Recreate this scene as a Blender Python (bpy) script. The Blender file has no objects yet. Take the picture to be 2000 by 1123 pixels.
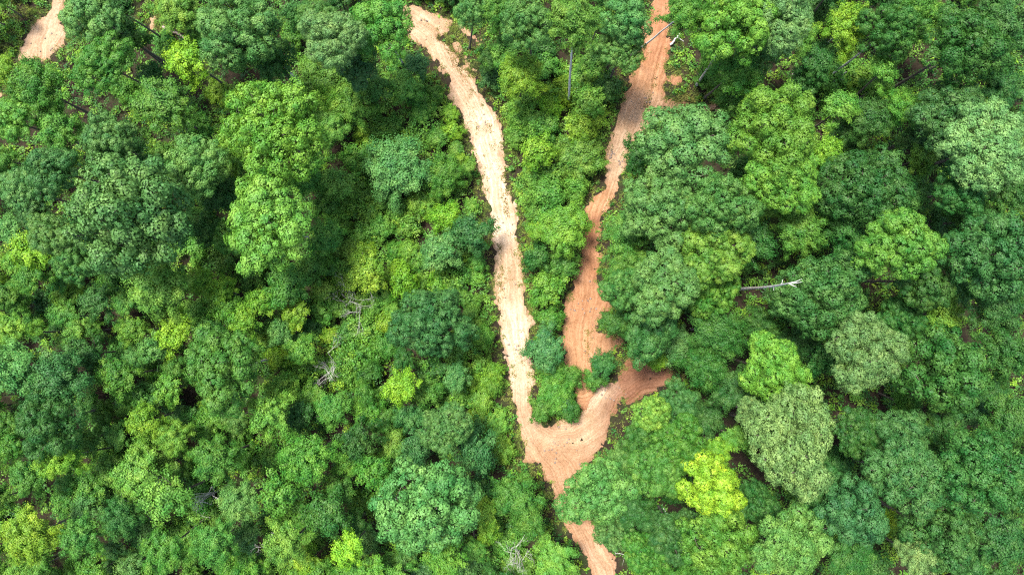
import bpy, math, random
import numpy as np
from mathutils import Vector, Quaternion, Matrix

# ------------------------------------------------------------------ camera, sky, sun, exposure
scene = bpy.context.scene
COL = scene.collection
CAM_H = 70.0
FPX = 1350.0                       # focal length in pixels of the 2000 px wide frame
TILT_X, TILT_Y = 0.0322, 0.0333    # the drone looks almost straight down

cam_data = bpy.data.cameras.new('camera')
cam_data.sensor_width = 36.0
cam_data.lens = 36.0 * FPX / 2000.0
cam_data.clip_end = 6000.0
cam = bpy.data.objects.new('camera', cam_data)
cam.location = (0, 0, CAM_H)
cam.rotation_euler = (TILT_X, TILT_Y, 0)
COL.objects.link(cam)
scene.camera = cam

SUN_EL, SUN_AZ = math.radians(72), math.radians(128)   # azimuth counted from +X towards +Y: light comes from the left
sun_dir = Vector((math.cos(SUN_EL) * math.cos(SUN_AZ), math.cos(SUN_EL) * math.sin(SUN_AZ), math.sin(SUN_EL)))

world = bpy.data.worlds.new('World')
scene.world = world
world.use_nodes = True
wn = world.node_tree.nodes
wl = world.node_tree.links
wn.clear()
w_out = wn.new('ShaderNodeOutputWorld')
w_bg = wn.new('ShaderNodeBackground')
w_sky = wn.new('ShaderNodeTexSky')
w_sky.sky_type = 'NISHITA'
w_sky.sun_disc = False
w_sky.sun_elevation = SUN_EL
w_sky.sun_rotation = math.pi / 2 - SUN_AZ
w_sky.air_density = 1.0
w_sky.dust_density = 3.0
w_sky.ozone_density = 1.0
w_bg.inputs['Strength'].default_value = 0.15
wl.new(w_sky.outputs[0], w_bg.inputs[0])
wl.new(w_bg.outputs[0], w_out.inputs[0])

sun_data = bpy.data.lights.new('sun', 'SUN')
sun_data.energy = 3.4
sun_data.angle = math.radians(11)
sun_data.color = (1.0, 0.955, 0.88)
sun = bpy.data.objects.new('sun', sun_data)
sun.rotation_euler = sun_dir.to_track_quat('Z', 'Y').to_euler()
sun.location = (-40, 20, 90)
COL.objects.link(sun)

vs = scene.view_settings
vs.view_transform = 'Standard'
vs.look = 'None'
vs.exposure = 1.52
vs.gamma = 1.0
vs.use_curve_mapping = False
scene.cycles.max_bounces = 6
scene.cycles.diffuse_bounces = 4
scene.cycles.use_denoising = False     # a little grain instead of smeared leaves
scene.cycles.filter_width = 1.2

# ------------------------------------------------------------------ helpers
rng = np.random.default_rng(11)
random.seed(11)
_R = np.array(cam.rotation_euler.to_matrix())
NADIR = (1045.0, 605.0)


def unproject(px, py, z=0.0):
    """ground (or height z) position seen at a photo pixel"""
    d = _R @ np.array([(px - 1000.0) / FPX, (561.5 - py) / FPX, -1.0])
    t = (CAM_H - z) / (-d[2])
    return np.array([d[0] * t, d[1] * t])


def hash2(ix, iy, seed):
    h = (ix.astype(np.int64) * 374761393 + iy.astype(np.int64) * 668265263 + seed * 974711) & 0xFFFFFFFF
    h = ((h ^ (h >> 13)) * 1274126177) & 0xFFFFFFFF
    return ((h ^ (h >> 16)) & 0xFFFF) / 65535.0


def vnoise(x, y, seed=0):
    x0 = np.floor(x); y0 = np.floor(y)
    fx = x - x0; fy = y - y0
    fx = fx * fx * (3 - 2 * fx); fy = fy * fy * (3 - 2 * fy)
    a = hash2(x0, y0, seed); b = hash2(x0 + 1, y0, seed)
    c = hash2(x0, y0 + 1, seed); d = hash2(x0 + 1, y0 + 1, seed)
    return (a * (1 - fx) + b * fx) * (1 - fy) + (c * (1 - fx) + d * fx) * fy


def fbm(x, y, seed=0, octaves=4):
    s = 0.0; a = 0.5; t = 0.0
    for k in range(octaves):
        s = s + a * vnoise(x, y, seed + k * 17); t += a
        x = x * 2.03 + 3.1; y = y * 2.03 - 1.7; a *= 0.5
    return s / t


def smooth(a, b, x):
    t = np.clip((x - a) / (b - a), 0, 1)
    return t * t * (3 - 2 * t)


def np_mesh(name, verts, tris, mat, attrs=None, quads=None, smooth_shade=False):
    me = bpy.data.meshes.new(name)
    verts = np.asarray(verts, dtype=np.float32)
    me.vertices.add(len(verts))
    me.vertices.foreach_set('co', verts.ravel())
    if quads is not None:
        f = np.asarray(quads, dtype=np.int32); n = 4
    else:
        f = np.asarray(tris, dtype=np.int32); n = 3
    me.loops.add(f.size)
    me.loops.foreach_set('vertex_index', f.ravel())
    me.polygons.add(len(f))
    me.polygons.foreach_set('loop_start', np.arange(0, f.size, n, dtype=np.int32))
    me.polygons.foreach_set('loop_total', np.full(len(f), n, dtype=np.int32))
    if smooth_shade:
        me.polygons.foreach_set('use_smooth', np.ones(len(f), dtype=bool))
    for an, (dom, typ, data) in (attrs or {}).items():
        at = me.attributes.new(an, typ, dom)
        if typ == 'FLOAT':
            at.data.foreach_set('value', np.asarray(data, dtype=np.float32).ravel())
        else:
            at.data.foreach_set('color', np.asarray(data, dtype=np.float32).ravel())
    me.materials.append(mat)
    me.update()
    return me


def link(name, me, parent=None):
    o = bpy.data.objects.new(name, me)
    COL.objects.link(o)
    if parent is not None:
        o.parent = parent
    return o


def tubes_np(paths, sides=6):
    """paths: list of (points Nx3, radii N) -> verts, quads"""
    V, Q = [], []
    off = 0
    for pts, rad in paths:
        pts = np.asarray(pts, float); rad = np.asarray(rad, float)
        n = len(pts)
        tan = np.gradient(pts, axis=0)
        tan /= np.linalg.norm(tan, axis=1)[:, None] + 1e-9
        ref = np.array([1.0, 0.2, 0.1]) if abs(tan[0][0]) < 0.8 else np.array([0.1, 1.0, 0.2])
        for i in range(n):
            u = np.cross(tan[i], ref); u /= np.linalg.norm(u) + 1e-9
            w = np.cross(tan[i], u)
            a = np.arange(sides) * 2 * math.pi / sides
            V.append(pts[i] + rad[i] * (np.cos(a)[:, None] * u + np.sin(a)[:, None] * w))
        for i in range(n - 1):
            for k in range(sides):
                k2 = (k + 1) % sides
                Q.append((off + i * sides + k, off + i * sides + k2, off + (i + 1) * sides + k2, off + (i + 1) * sides + k))
        off += n * sides
    return np.concatenate(V), np.array(Q)


# ------------------------------------------------------------------ materials
def new_mat(name):
    m = bpy.data.materials.new(name)
    m.use_nodes = True
    nt = m.node_tree
    nt.nodes.clear()
    out = nt.nodes.new('ShaderNodeOutputMaterial')
    return m, nt, out


def N(nt, t, **kw):
    n = nt.nodes.new(t)
    for k, v in kw.items():
        if k.startswith('i_'):
            n.inputs[k[2:].replace('_', ' ')].default_value = v
        else:
            setattr(n, k, v)
    return n


def mul_color(nt, a, b):
    n = nt.nodes.new('ShaderNodeMix')
    n.data_type = 'RGBA'; n.blend_type = 'MULTIPLY'
    n.inputs[0].default_value = 1.0
    nt.links.new(a, n.inputs[6]); nt.links.new(b, n.inputs[7])
    return n.outputs[2]


def leaf_material(name, use_object_color=True, gloss=0.5, trans=0.27):
    m, nt, out = new_mat(name)
    L = nt.links
    if use_object_color:
        base = N(nt, 'ShaderNodeObjectInfo').outputs['Color']
    else:
        base = N(nt, 'ShaderNodeAttribute', attribute_name='plant').outputs['Color']
    at = N(nt, 'ShaderNodeAttribute', attribute_name='leaf').outputs['Fac']
    cl = N(nt, 'ShaderNodeAttribute', attribute_name='clump').outputs['Fac']
    mr = N(nt, 'ShaderNodeMapRange'); L.new(at, mr.inputs[0])
    mr.inputs[3].default_value = 0.74; mr.inputs[4].default_value = 1.28
    v = N(nt, 'ShaderNodeCombineColor'); [L.new(mr.outputs[0], v.inputs[k]) for k in range(3)]
    c1 = mul_color(nt, base, v.outputs[0])
    hs = N(nt, 'ShaderNodeHueSaturation')
    mh = N(nt, 'ShaderNodeMapRange'); L.new(cl, mh.inputs[0])
    mh.inputs[3].default_value = 0.478; mh.inputs[4].default_value = 0.517
    mv = N(nt, 'ShaderNodeMapRange'); L.new(cl, mv.inputs[0])
    mv.inputs[3].default_value = 1.22; mv.inputs[4].default_value = 0.82
    L.new(mh.outputs[0], hs.inputs['Hue']); L.new(mv.outputs[0], hs.inputs['Value']); L.new(c1, hs.inputs['Color'])
    tcn = N(nt, 'ShaderNodeTexCoord').outputs['Object']
    oi = N(nt, 'ShaderNodeObjectInfo').outputs['Random']
    va = N(nt, 'ShaderNodeVectorMath', operation='ADD'); L.new(tcn, va.inputs[0])
    sc = N(nt, 'ShaderNodeMath', operation='MULTIPLY'); sc.inputs[1].default_value = 90.0; L.new(oi, sc.inputs[0]); L.new(sc.outputs[0], va.inputs[1])
    pn = N(nt, 'ShaderNodeTexNoise', i_Scale=0.55, i_Detail=3.0); L.new(va.outputs[0], pn.inputs['Vector'])
    h2 = N(nt, 'ShaderNodeMapRange'); L.new(pn.outputs[0], h2.inputs[0])
    h2.inputs[1].default_value = 0.3; h2.inputs[2].default_value = 0.7; h2.inputs[3].default_value = 0.482; h2.inputs[4].default_value = 0.514
    v2 = N(nt, 'ShaderNodeMapRange'); L.new(pn.outputs[0], v2.inputs[0])
    v2.inputs[1].default_value = 0.3; v2.inputs[2].default_value = 0.7; v2.inputs[3].default_value = 1.18; v2.inputs[4].default_value = 0.84
    hs0 = hs
    hs = N(nt, 'ShaderNodeHueSaturation'); L.new(hs0.outputs[0], hs.inputs['Color']); L.new(h2.outputs[0], hs.inputs['Hue']); L.new(v2.outputs[0], hs.inputs['Value'])
    p = N(nt, 'ShaderNodeBsdfPrincipled')
    p.inputs['Roughness'].default_value = gloss
    p.inputs['Specular IOR Level'].default_value = 0.22
    L.new(hs.outputs[0], p.inputs['Base Color'])
    t = N(nt, 'ShaderNodeBsdfTranslucent')
    tc = N(nt, 'ShaderNodeHueSaturation', i_Hue=0.485, i_Saturation=1.1, i_Value=1.5); L.new(hs.outputs[0], tc.inputs['Color'])
    L.new(tc.outputs[0], t.inputs['Color'])
    mx = N(nt, 'ShaderNodeMixShader'); mx.inputs[0].default_value = trans
    L.new(p.outputs[0], mx.inputs[1]); L.new(t.outputs[0], mx.inputs[2])
    L.new(mx.outputs[0], out.inputs[0])
    return m


def bark_material(name, c0, c1, scale=6.0):
    m, nt, out = new_mat(name)
    L = nt.links
    tc = N(nt, 'ShaderNodeTexCoord')
    mp = N(nt, 'ShaderNodeMapping'); mp.inputs['Scale'].default_value = (1, 1, 0.25)
    L.new(tc.outputs['Object'], mp.inputs[0])
    no = N(nt, 'ShaderNodeTexNoise', i_Scale=scale, i_Detail=6.0, i_Roughness=0.65); L.new(mp.outputs[0], no.inputs['Vector'])
    cr = N(nt, 'ShaderNodeValToRGB')
    cr.color_ramp.elements[0].position = 0.3; cr.color_ramp.elements[0].color = (*c0, 1)
    cr.color_ramp.elements[1].position = 0.7; cr.color_ramp.elements[1].color = (*c1, 1)
    L.new(no.outputs[0], cr.inputs[0])
    p = N(nt, 'ShaderNodeBsdfPrincipled', i_Roughness=0.9)
    L.new(cr.outputs[0], p.inputs['Base Color'])
    bp = N(nt, 'ShaderNodeBump', i_Strength=0.6, i_Distance=0.05); L.new(no.outputs[0], bp.inputs['Height'])
    L.new(bp.outputs[0], p.inputs['Normal'])
    L.new(p.outputs[0], out.inputs[0])
    return m


def soil_material():
    m, nt, out = new_mat('track_soil')
    L = nt.links
    base = N(nt, 'ShaderNodeAttribute', attribute_name='soil').outputs['Color']
    ac = N(nt, 'ShaderNodeAttribute', attribute_name='across').outputs['Fac']
    al = N(nt, 'ShaderNodeAttribute', attribute_name='along').outputs['Fac']
    tc = N(nt, 'ShaderNodeTexCoord').outputs['Object']
    cb = N(nt, 'ShaderNodeCombineXYZ')
    m1 = N(nt, 'ShaderNodeMath', operation='MULTIPLY'); m1.inputs[1].default_value = 4.6; L.new(ac, m1.inputs[0])
    m2 = N(nt, 'ShaderNodeMath', operation='MULTIPLY'); m2.inputs[1].default_value = 0.14; L.new(al, m2.inputs[0])
    L.new(m1.outputs[0], cb.inputs[0]); L.new(m2.outputs[0], cb.inputs[1])
    streak = N(nt, 'ShaderNodeTexNoise', i_Scale=1.0, i_Detail=5.0, i_Roughness=0.6); L.new(cb.outputs[0], streak.inputs['Vector'])
    blot = N(nt, 'ShaderNodeTexNoise', i_Scale=0.45, i_Detail=5.0, i_Roughness=0.62); L.new(tc, blot.inputs['Vector'])
    fine = N(nt, 'ShaderNodeTexNoise', i_Scale=5.0, i_Detail=6.0, i_Roughness=0.75); L.new(tc, fine.inputs['Vector'])

    def ramp(src, lo, hi, a=0.3, b=0.7):
        r = N(nt, 'ShaderNodeValToRGB')
        r.color_ramp.elements[0].position = a; r.color_ramp.elements[0].color = (*lo, 1)
        r.color_ramp.elements[1].position = b; r.color_ramp.elements[1].color = (*hi, 1)
        L.new(src, r.inputs[0]); return r.outputs[0]
    c = mul_color(nt, base, ramp(streak.outputs[0], (0.72, 0.62, 0.52), (1.18, 1.18, 1.18)))
    c = mul_color(nt, c, ramp(blot.outputs[0], (0.82, 0.74, 0.66), (1.14, 1.14, 1.15)))
    c = mul_color(nt, c, ramp(fine.outputs[0], (0.66, 0.62, 0.56), (1.1, 1.1, 1.1), 0.28, 0.55))
    p = N(nt, 'ShaderNodeBsdfPrincipled', i_Roughness=0.95)
    p.inputs['Specular IOR Level'].default_value = 0.15
    L.new(c, p.inputs['Base Color'])
    ad = N(nt, 'ShaderNodeMath', operation='ADD'); L.new(fine.outputs[0], ad.inputs[0]); L.new(streak.outputs[0], ad.inputs[1])
    bp = N(nt, 'ShaderNodeBump', i_Strength=0.8, i_Distance=0.12); L.new(ad.outputs[0], bp.inputs['Height'])
    L.new(bp.outputs[0], p.inputs['Normal'])
    L.new(p.outputs[0], out.inputs[0])
    return m


def ground_material():
    m, nt, out = new_mat('forest_floor_litter')
    L = nt.links
    tc = N(nt, 'ShaderNodeTexCoord').outputs['Object']
    n1 = N(nt, 'ShaderNodeTexNoise', i_Scale=0.35, i_Detail=6.0, i_Roughness=0.65); L.new(tc, n1.inputs['Vector'])
    n2 = N(nt, 'ShaderNodeTexNoise', i_Scale=4.0, i_Detail=8.0, i_Roughness=0.8); L.new(tc, n2.inputs['Vector'])
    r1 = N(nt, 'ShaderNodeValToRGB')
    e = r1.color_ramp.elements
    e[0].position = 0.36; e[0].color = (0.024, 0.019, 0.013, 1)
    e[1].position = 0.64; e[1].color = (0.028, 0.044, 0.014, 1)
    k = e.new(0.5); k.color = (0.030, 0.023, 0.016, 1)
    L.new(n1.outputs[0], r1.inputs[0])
    r2 = N(nt, 'ShaderNodeValToRGB')
    r2.color_ramp.elements[0].position = 0.3; r2.color_ramp.elements[0].color = (0.45, 0.45, 0.45, 1)
    r2.color_ramp.elements[1].position = 0.7; r2.color_ramp.elements[1].color = (1.35, 1.3, 1.2, 1)
    L.new(n2.outputs[0], r2.inputs[0])
    c = mul_color(nt, r1.outputs[0], r2.outputs[0])
    p = N(nt, 'ShaderNodeBsdfPrincipled', i_Roughness=0.95)
    p.inputs['Specular IOR Level'].default_value = 0.1
    L.new(c, p.inputs['Base Color'])
    bp = N(nt, 'ShaderNodeBump', i_Strength=1.0, i_Distance=0.1); L.new(n2.outputs[0], bp.inputs['Height'])
    L.new(bp.outputs[0], p.inputs['Normal'])
    L.new(p.outputs[0], out.inputs[0])
    return m


LEAF = leaf_material('leaf')
PLANT = leaf_material('undergrowth_leaf', use_object_color=False)
BARK = bark_material('shaded_bark', (0.055, 0.045, 0.036), (0.15, 0.125, 0.10))  # shade under the crowns put into the bark colour, so stems sink away
LIT_BARK = bark_material('lit_grey_bark', (0.38, 0.35, 0.32), (0.68, 0.64, 0.60))  # same bark brightened, for trunks that should look lit
DEADWOOD = bark_material('weathered_dead_wood', (0.20, 0.185, 0.165), (0.62, 0.60, 0.57))
BROWNWOOD = bark_material('rotting_wood', (0.12, 0.085, 0.065), (0.30, 0.24, 0.20))
SOIL = soil_material()
LITTER = ground_material()

# ------------------------------------------------------------------ bare soil: outlines of the tracks on the ground
POLY = {
    'pale': [[(770, 30), (794, 8), (834, 20), (881, 40), (878, 62), (858, 72), (884, 97), (917, 140), (944, 187), (971, 230),
              (981, 287), (986, 334), (996, 371), (1005, 400), (1012, 442), (1014, 509), (1023, 542), (1024, 589), (1043, 628),
              (1036, 659), (1026, 676), (1037, 709), (1041, 746), (1034, 772), (1034, 808), (1056, 824), (1077, 832), (1100, 821),
              (1140, 806), (1144, 778), (1178, 745), (1212, 738), (1222, 785), (1200, 792), (1194, 832), (1174, 872), (1152, 904),
              (1140, 940), (1140, 1000), (1160, 1022), (1180, 1059), (1197, 1090), (1202, 1160), (1168, 1160), (1157, 1123), (1144, 1085),
              (1124, 1059), (1104, 1025), (1084, 985), (1080, 948), (1063, 922), (1048, 902), (1023, 900), (1022, 872), (1018, 835),
              (1006, 795), (998, 755), (991, 712), (979, 676), (974, 615), (966, 562), (961, 519), (967, 485), (957, 415), (947, 375),
              (940, 335), (937, 321), (921, 291), (911, 254), (897, 217), (878, 187), (871, 150), (834, 104), (796, 66), (790, 40)],
             [(896, 50), (915, 58), (950, 78), (935, 88), (905, 68)],
             [(884, 84), (893, 82), (900, 96), (890, 102)],
             [(905, 112), (914, 118), (922, 138), (908, 128)]],
    'red': [[(1276, -40), (1316, -40), (1313, 20), (1300, 43), (1311, 77), (1299, 127), (1297, 165), (1299, 205), (1268, 242), (1232, 277),
             (1225, 327), (1208, 361), (1203, 378), (1186, 408), (1172, 430), (1166, 470), (1162, 489), (1178, 513), (1165, 549), (1178, 559),
             (1191, 599), (1162, 622), (1162, 650), (1200, 650), (1208, 669), (1182, 699), (1160, 712), (1150, 745), (1120, 745),
             (1103, 712), (1099, 652), (1106, 602), (1116, 559), (1123, 515), (1136, 489), (1142, 460), (1152, 432), (1146, 410), (1163, 382),
             (1181, 371), (1184, 334), (1183, 300), (1200, 257), (1213, 207), (1229, 174), (1233, 130), (1258, 113), (1256, 60), (1279, 20)],
            [(1118, 738), (1160, 738), (1168, 770), (1146, 806), (1126, 790)],
            [(1310, 152), (1328, 150), (1330, 166), (1312, 168)],
            [(1304, 198), (1343, 198), (1342, 214), (1318, 222), (1300, 215)],
            [(1366, 206), (1396, 205), (1400, 215), (1372, 220)],
            [(1200, 745), (1222, 708), (1236, 693), (1262, 684), (1276, 690), (1296, 712), (1312, 728), (1310, 750), (1280, 762), (1225, 788), (1216, 785)]],
    'clearing': [[(36, 118), (46, 78), (70, 45), (98, 20), (112, -10), (122, -10), (120, 50), (137, 70), (112, 96), (96, 120)],
                 [(-30, 178), (6, 180), (10, 190), (-30, 200)],
                 [(292, 36), (304, 36), (306, 54), (293, 56)]],
}
POLYW = {k: [np.array([unproject(*p) for p in pl]) for pl in v] for k, v in POLY.items()}


def sdf_polys(polys, X, Y):
    best = np.full(X.shape, 1e9)
    for P in polys:
        d2 = np.full(X.shape, 1e18); inside = np.zeros(X.shape, bool)
        n = len(P)
        for i in range(n):
            a = P[i]; b = P[(i + 1) % n]
            ex, ey = b - a
            wx, wy = X - a[0], Y - a[1]
            t = np.clip((wx * ex + wy * ey) / (ex * ex + ey * ey + 1e-12), 0, 1)
            d2 = np.minimum(d2, (wx - t * ex) ** 2 + (wy - t * ey) ** 2)
            c = ((a[1] > Y) != (b[1] > Y)) & (X < (b[0] - a[0]) * (Y - a[1]) / (b[1] - a[1] + 1e-12) + a[0])
            inside ^= c
        best = np.minimum(best, np.where(inside, -1, 1) * np.sqrt(d2))
    return best


GX0, GX1, GY0, GY1, GS = -66.0, 62.0, -36.0, 36.0, 0.5      # coarse lookup of the distance to bare soil
_cx = np.arange(GX0, GX1 + GS, GS); _cy = np.arange(GY0, GY1 + GS, GS)
_CX, _CY = np.meshgrid(_cx, _cy)
COARSE = {k: sdf_polys(v, _CX, _CY) for k, v in POLYW.items()}
COARSE_ALL = np.minimum(np.minimum(COARSE['pale'], COARSE['red']), COARSE['clearing'])


def soil_dist(x, y):
    x = np.asarray(x, float); y = np.asarray(y, float)
    fx = np.clip((x - GX0) / GS, 0, len(_cx) - 1.001); fy = np.clip((y - GY0) / GS, 0, len(_cy) - 1.001)
    i = fx.astype(int); j = fy.astype(int); u = fx - i; v = fy - j
    D = COARSE_ALL
    return (D[j, i] * (1 - u) + D[j, i + 1] * u) * (1 - v) + (D[j + 1, i] * (1 - u) + D[j + 1, i + 1] * u) * v


def ground_z(x, y):
    d = soil_dist(x, y)
    return (fbm(np.asarray(x) * 0.08, np.asarray(y) * 0.08, 5) - 0.35) * 1.6 * smooth(0.6, 7.0, d) + \
           (fbm(np.asarray(x) * 0.7, np.asarray(y) * 0.7, 9) - 0.5) * 0.25 * smooth(0.4, 2.0, d)


# forest floor: one sheet, fine in view and running out to the horizon
gx = np.concatenate([[-3000, -1200, -500, -200, -110], np.arange(-70, 66.1, 0.8), [110, 200, 500, 1200, 3000]])
gy = np.concatenate([[-3000, -1200, -500, -200, -80], np.arange(-42, 42.1, 0.8), [80, 200, 500, 1200, 3000]])
MX, MY = np.meshgrid(gx, gy)
MZ = ground_z(MX, MY)
ny, nx = MX.shape
idx = np.arange(nx * ny).reshape(ny, nx)
quads = np.stack([idx[:-1, :-1], idx[:-1, 1:], idx[1:, 1:], idx[1:, :-1]], -1).reshape(-1, 4)
g = link('ground', np_mesh('ground', np.stack([MX, MY, MZ], -1).reshape(-1, 3), None, LITTER, quads=quads, smooth_shade=True))
g['kind'] = 'structure'

# tracks and the clearing: real sheets of soil a few centimetres proud, with ruts, sinking under the floor at a ragged edge
STEP = 0.11


def interp_color(stops, t):
    k = [s[0] for s in stops]
    return np.stack([np.interp(t, k, [s[1][c] for s in stops]) for c in range(3)], -1)


PALE_C, TAN_C, PINK_C, RED_C, DARK_C, ORANGE_C = (0.46, 0.38, 0.29), (0.355, 0.265, 0.182), (0.30, 0.192, 0.118), (0.28, 0.148, 0.083), (0.19, 0.092, 0.053), (0.32, 0.188, 0.106)
STOPS = {   # soil colour from north to south along each track (world y)
    'pale': [(-28, TAN_C), (-24, PINK_C), (-16, PINK_C), (-11, TAN_C), (-6, PALE_C), (-2, PALE_C), (1, TAN_C), (5, TAN_C), (8, PALE_C), (18, PALE_C), (24, TAN_C), (28, TAN_C)],
    'red': [(-16, DARK_C), (-11, RED_C), (-8, ORANGE_C), (-3, ORANGE_C), (3, RED_C), (6.5, RED_C), (9, DARK_C), (11, ORANGE_C), (14, TAN_C), (19, TAN_C), (22, ORANGE_C), (25, RED_C), (30, RED_C)],
    'clearing': [(20, RED_C), (22, TAN_C), (30, TAN_C)],
}


CENTER = {
    'pale': [[(800, 25), (835, 60), (868, 105), (905, 165), (935, 230), (955, 300), (968, 370), (982, 440), (990, 510), (996, 560), (1000, 620), (1008, 680), (1016, 740), (1020, 800), (1048, 862), (1085, 915), (1110, 985), (1140, 1045), (1175, 1110), (1185, 1160)],
             [(1230, 745), (1196, 770), (1160, 820), (1118, 852), (1075, 856), (1035, 830)]],
    'red': [[(1296, -40), (1292, 30), (1285, 80), (1275, 130), (1262, 180), (1240, 225), (1215, 270), (1204, 330), (1185, 385), (1163, 420), (1150, 470), (1148, 520), (1145, 570), (1135, 620), (1130, 670), (1128, 740)],
            [(1310, 720), (1240, 735), (1200, 765)]],
    'clearing': [[(110, -10), (60, 120)]],
}


def signed_offset(lines, X, Y):
    best = np.full(X.shape, 1e9); sgn = np.zeros(X.shape)
    for ln in lines:
        P = np.array([unproject(*p) for p in ln])
        for a, b in zip(P[:-1], P[1:]):
            e = b - a
            t = np.clip(((X - a[0]) * e[0] + (Y - a[1]) * e[1]) / (e @ e), 0, 1)
            dx, dy = X - a[0] - t * e[0], Y - a[1] - t * e[1]
            dd = np.hypot(dx, dy); m = dd < best
            best[m] = dd[m]; sgn[m] = np.sign(e[0] * dy - e[1] * dx)[m]
    return best * sgn


def build_soil(key, name):
    polys = POLYW[key]
    allp = np.concatenate(polys)
    x0, y0 = allp.min(0) - 1.2; x1, y1 = allp.max(0) + 1.2
    xs = np.arange(x0, x1, STEP); ys = np.arange(y0, y1, STEP)
    X, Y = np.meshgrid(xs, ys)
    # distance, only worked out where the coarse field says it is near
    D = np.full(X.shape, 9.0)
    near = np.ones(X.shape, bool)
    fx = np.clip((X - GX0) / GS, 0, len(_cx) - 1).astype(int); fy = np.clip((Y - GY0) / GS, 0, len(_cy) - 1).astype(int)
    near = COARSE[key][fy, fx] < 1.6
    D[near] = sdf_polys(polys, X[near], Y[near])
    others = np.full(X.shape, 9.0)
    others[near] = sdf_polys([p for k in POLYW if k != key for p in POLYW[k]], X[near], Y[near])
    own = D
    D = np.minimum(D, others)
    rag = (fbm(X * 0.9, Y * 0.9, 21) - 0.5) * 1.5 + (fbm(X * 3.5, Y * 3.5, 33) - 0.5) * 0.7
    d = D + rag * 0.75
    d = D + rag * 0.8 * smooth(-1.3, -0.2, D)
    z = 0.075 - np.clip(d + 0.25, 0, 3) * 0.26
    inside = smooth(0.0, -0.7, D)
    U = np.full(X.shape, 9.0)
    U[near] = signed_offset(CENTER[key], X[near], Y[near])
    U = U + (fbm(X * 0.35, Y * 0.35, 3) - 0.5) * 1.1
    lane = np.exp(-((np.abs(U) - 0.85) / 0.28) ** 2)                    # the pair of wheel tracks
    ruts = -0.05 * lane * inside + 0.025 * np.exp(-(U / 0.35) ** 2) * inside
    z = z + ruts + (fbm(X * 1.7, Y * 1.7, 45) - 0.5) * 0.10 + (fbm(X * 6, Y * 6, 48) - 0.5) * 0.05
    ids = np.arange(X.size).reshape(X.shape)
    keep = (d[:-1, :-1] < 0.35) & (D[:-1, :-1] < 0.9) & (own[:-1, :-1] <= others[:-1, :-1])
    q = np.stack([ids[:-1, :-1], ids[:-1, 1:], ids[1:, 1:], ids[1:, :-1]], -1)[keep]
    used, inv = np.unique(q.ravel(), return_inverse=True)
    q = inv.reshape(-1, 4)
    Xf, Yf, Zf, Df = X.ravel()[used], Y.ravel()[used], z.ravel()[used], D.ravel()[used]
    yy = Yf + (fbm(Xf * 0.5, Yf * 0.5, 61) - 0.5) * 5
    c = interp_color(STOPS[key], yy)
    if key != 'clearing':                                  # tree shade on the spur, painted in as dark red-brown soil
        sp = smooth(4.8, 9.6, Xf + (fbm(Xf * 0.6, Yf * 0.6, 67) - 0.5) * 3) * smooth(-2.0, -6.0, Yf) * smooth(-17, -14, Yf)
        c = c * (1 - sp[:, None]) + np.array((0.16, 0.085, 0.055)) * sp[:, None]
    lf = (lane.ravel()[used] * smooth(0.3, 0.6, fbm(Xf * 0.5, Yf * 0.5, 87)))[:, None]
    c = c * (0.93 + 0.17 * lf)                             # wheel tracks are worn down to paler, packed soil
    edge = smooth(-0.9, 0.25, Df + (fbm(Xf * 1.1, Yf * 1.1, 71) - 0.5) * 1.2)[:, None]   # redder clay towards the verge
    c = c * (1 - edge * 0.45) + np.array((0.23, 0.13, 0.08)) * edge * 0.45
    col = np.concatenate([c, np.ones((len(c), 1))], 1)
    wob = (fbm(Xf * 0.25, Yf * 0.25, 81) - 0.5) * 1.6 + (fbm(Xf * 1.3, Yf * 1.3, 83) - 0.5) * 0.35
    me = np_mesh(name, np.stack([Xf, Yf, Zf], -1), None, SOIL, quads=q, smooth_shade=True,
                 attrs={'soil': ('POINT', 'FLOAT_COLOR', col), 'across': ('POINT', 'FLOAT', U.ravel()[used] + 0.25 * wob), 'along': ('POINT', 'FLOAT', Yf)})
    o = link(name, me)
    o['kind'] = 'structure'
    return o


build_soil('pale', 'pale_dirt_track')
build_soil('red', 'red_dirt_track')
build_soil('clearing', 'sandy_clearing')

# ------------------------------------------------------------------ leaves
def leaves_to_mesh(name, pos, nrm, size, clump, plant=None, mat=LEAF, aspect=0.78, r=rng):
    n = len(pos)
    nrm = nrm / (np.linalg.norm(nrm, axis=1)[:, None] + 1e-9)
    ref = r.normal(size=(n, 3))
    u = np.cross(nrm, ref); u /= np.linalg.norm(u, axis=1)[:, None] + 1e-9
    w = np.cross(nrm, u)
    s = size[:, None]
    droop = nrm * s * 0.16
    a = pos - u * s * 0.5
    b = pos + w * s * 0.5 * aspect - u * s * 0.08 + droop * 0.6
    c = pos + u * s * 0.5 - droop * 0.5
    d = pos - w * s * 0.5 * aspect - u * s * 0.08 + droop * 0.6
    V = np.stack([a, b, c, d], 1).reshape(-1, 3)
    k = np.arange(n) * 4
    T = np.stack([np.stack([k, k + 1, k + 2], -1), np.stack([k, k + 2, k + 3], -1)], 1).reshape(-1, 3)
    lf = np.repeat(r.random(n), 2)
    attrs = {'leaf': ('FACE', 'FLOAT', lf), 'clump': ('FACE', 'FLOAT', np.repeat(clump, 2))}
    if plant is not None:
        attrs['plant'] = ('FACE', 'FLOAT_COLOR', np.repeat(np.concatenate([plant, np.ones((n, 1))], 1), 2, axis=0))
    return np_mesh(name, V, T, mat, attrs)


def sphere_dirs(n, r, zmin=-1.0):
    z = r.uniform(zmin, 1, n); a = r.uniform(0, 2 * math.pi, n); q = np.sqrt(1 - z * z)
    return np.stack([q * np.cos(a), q * np.sin(a), z], -1)


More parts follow.
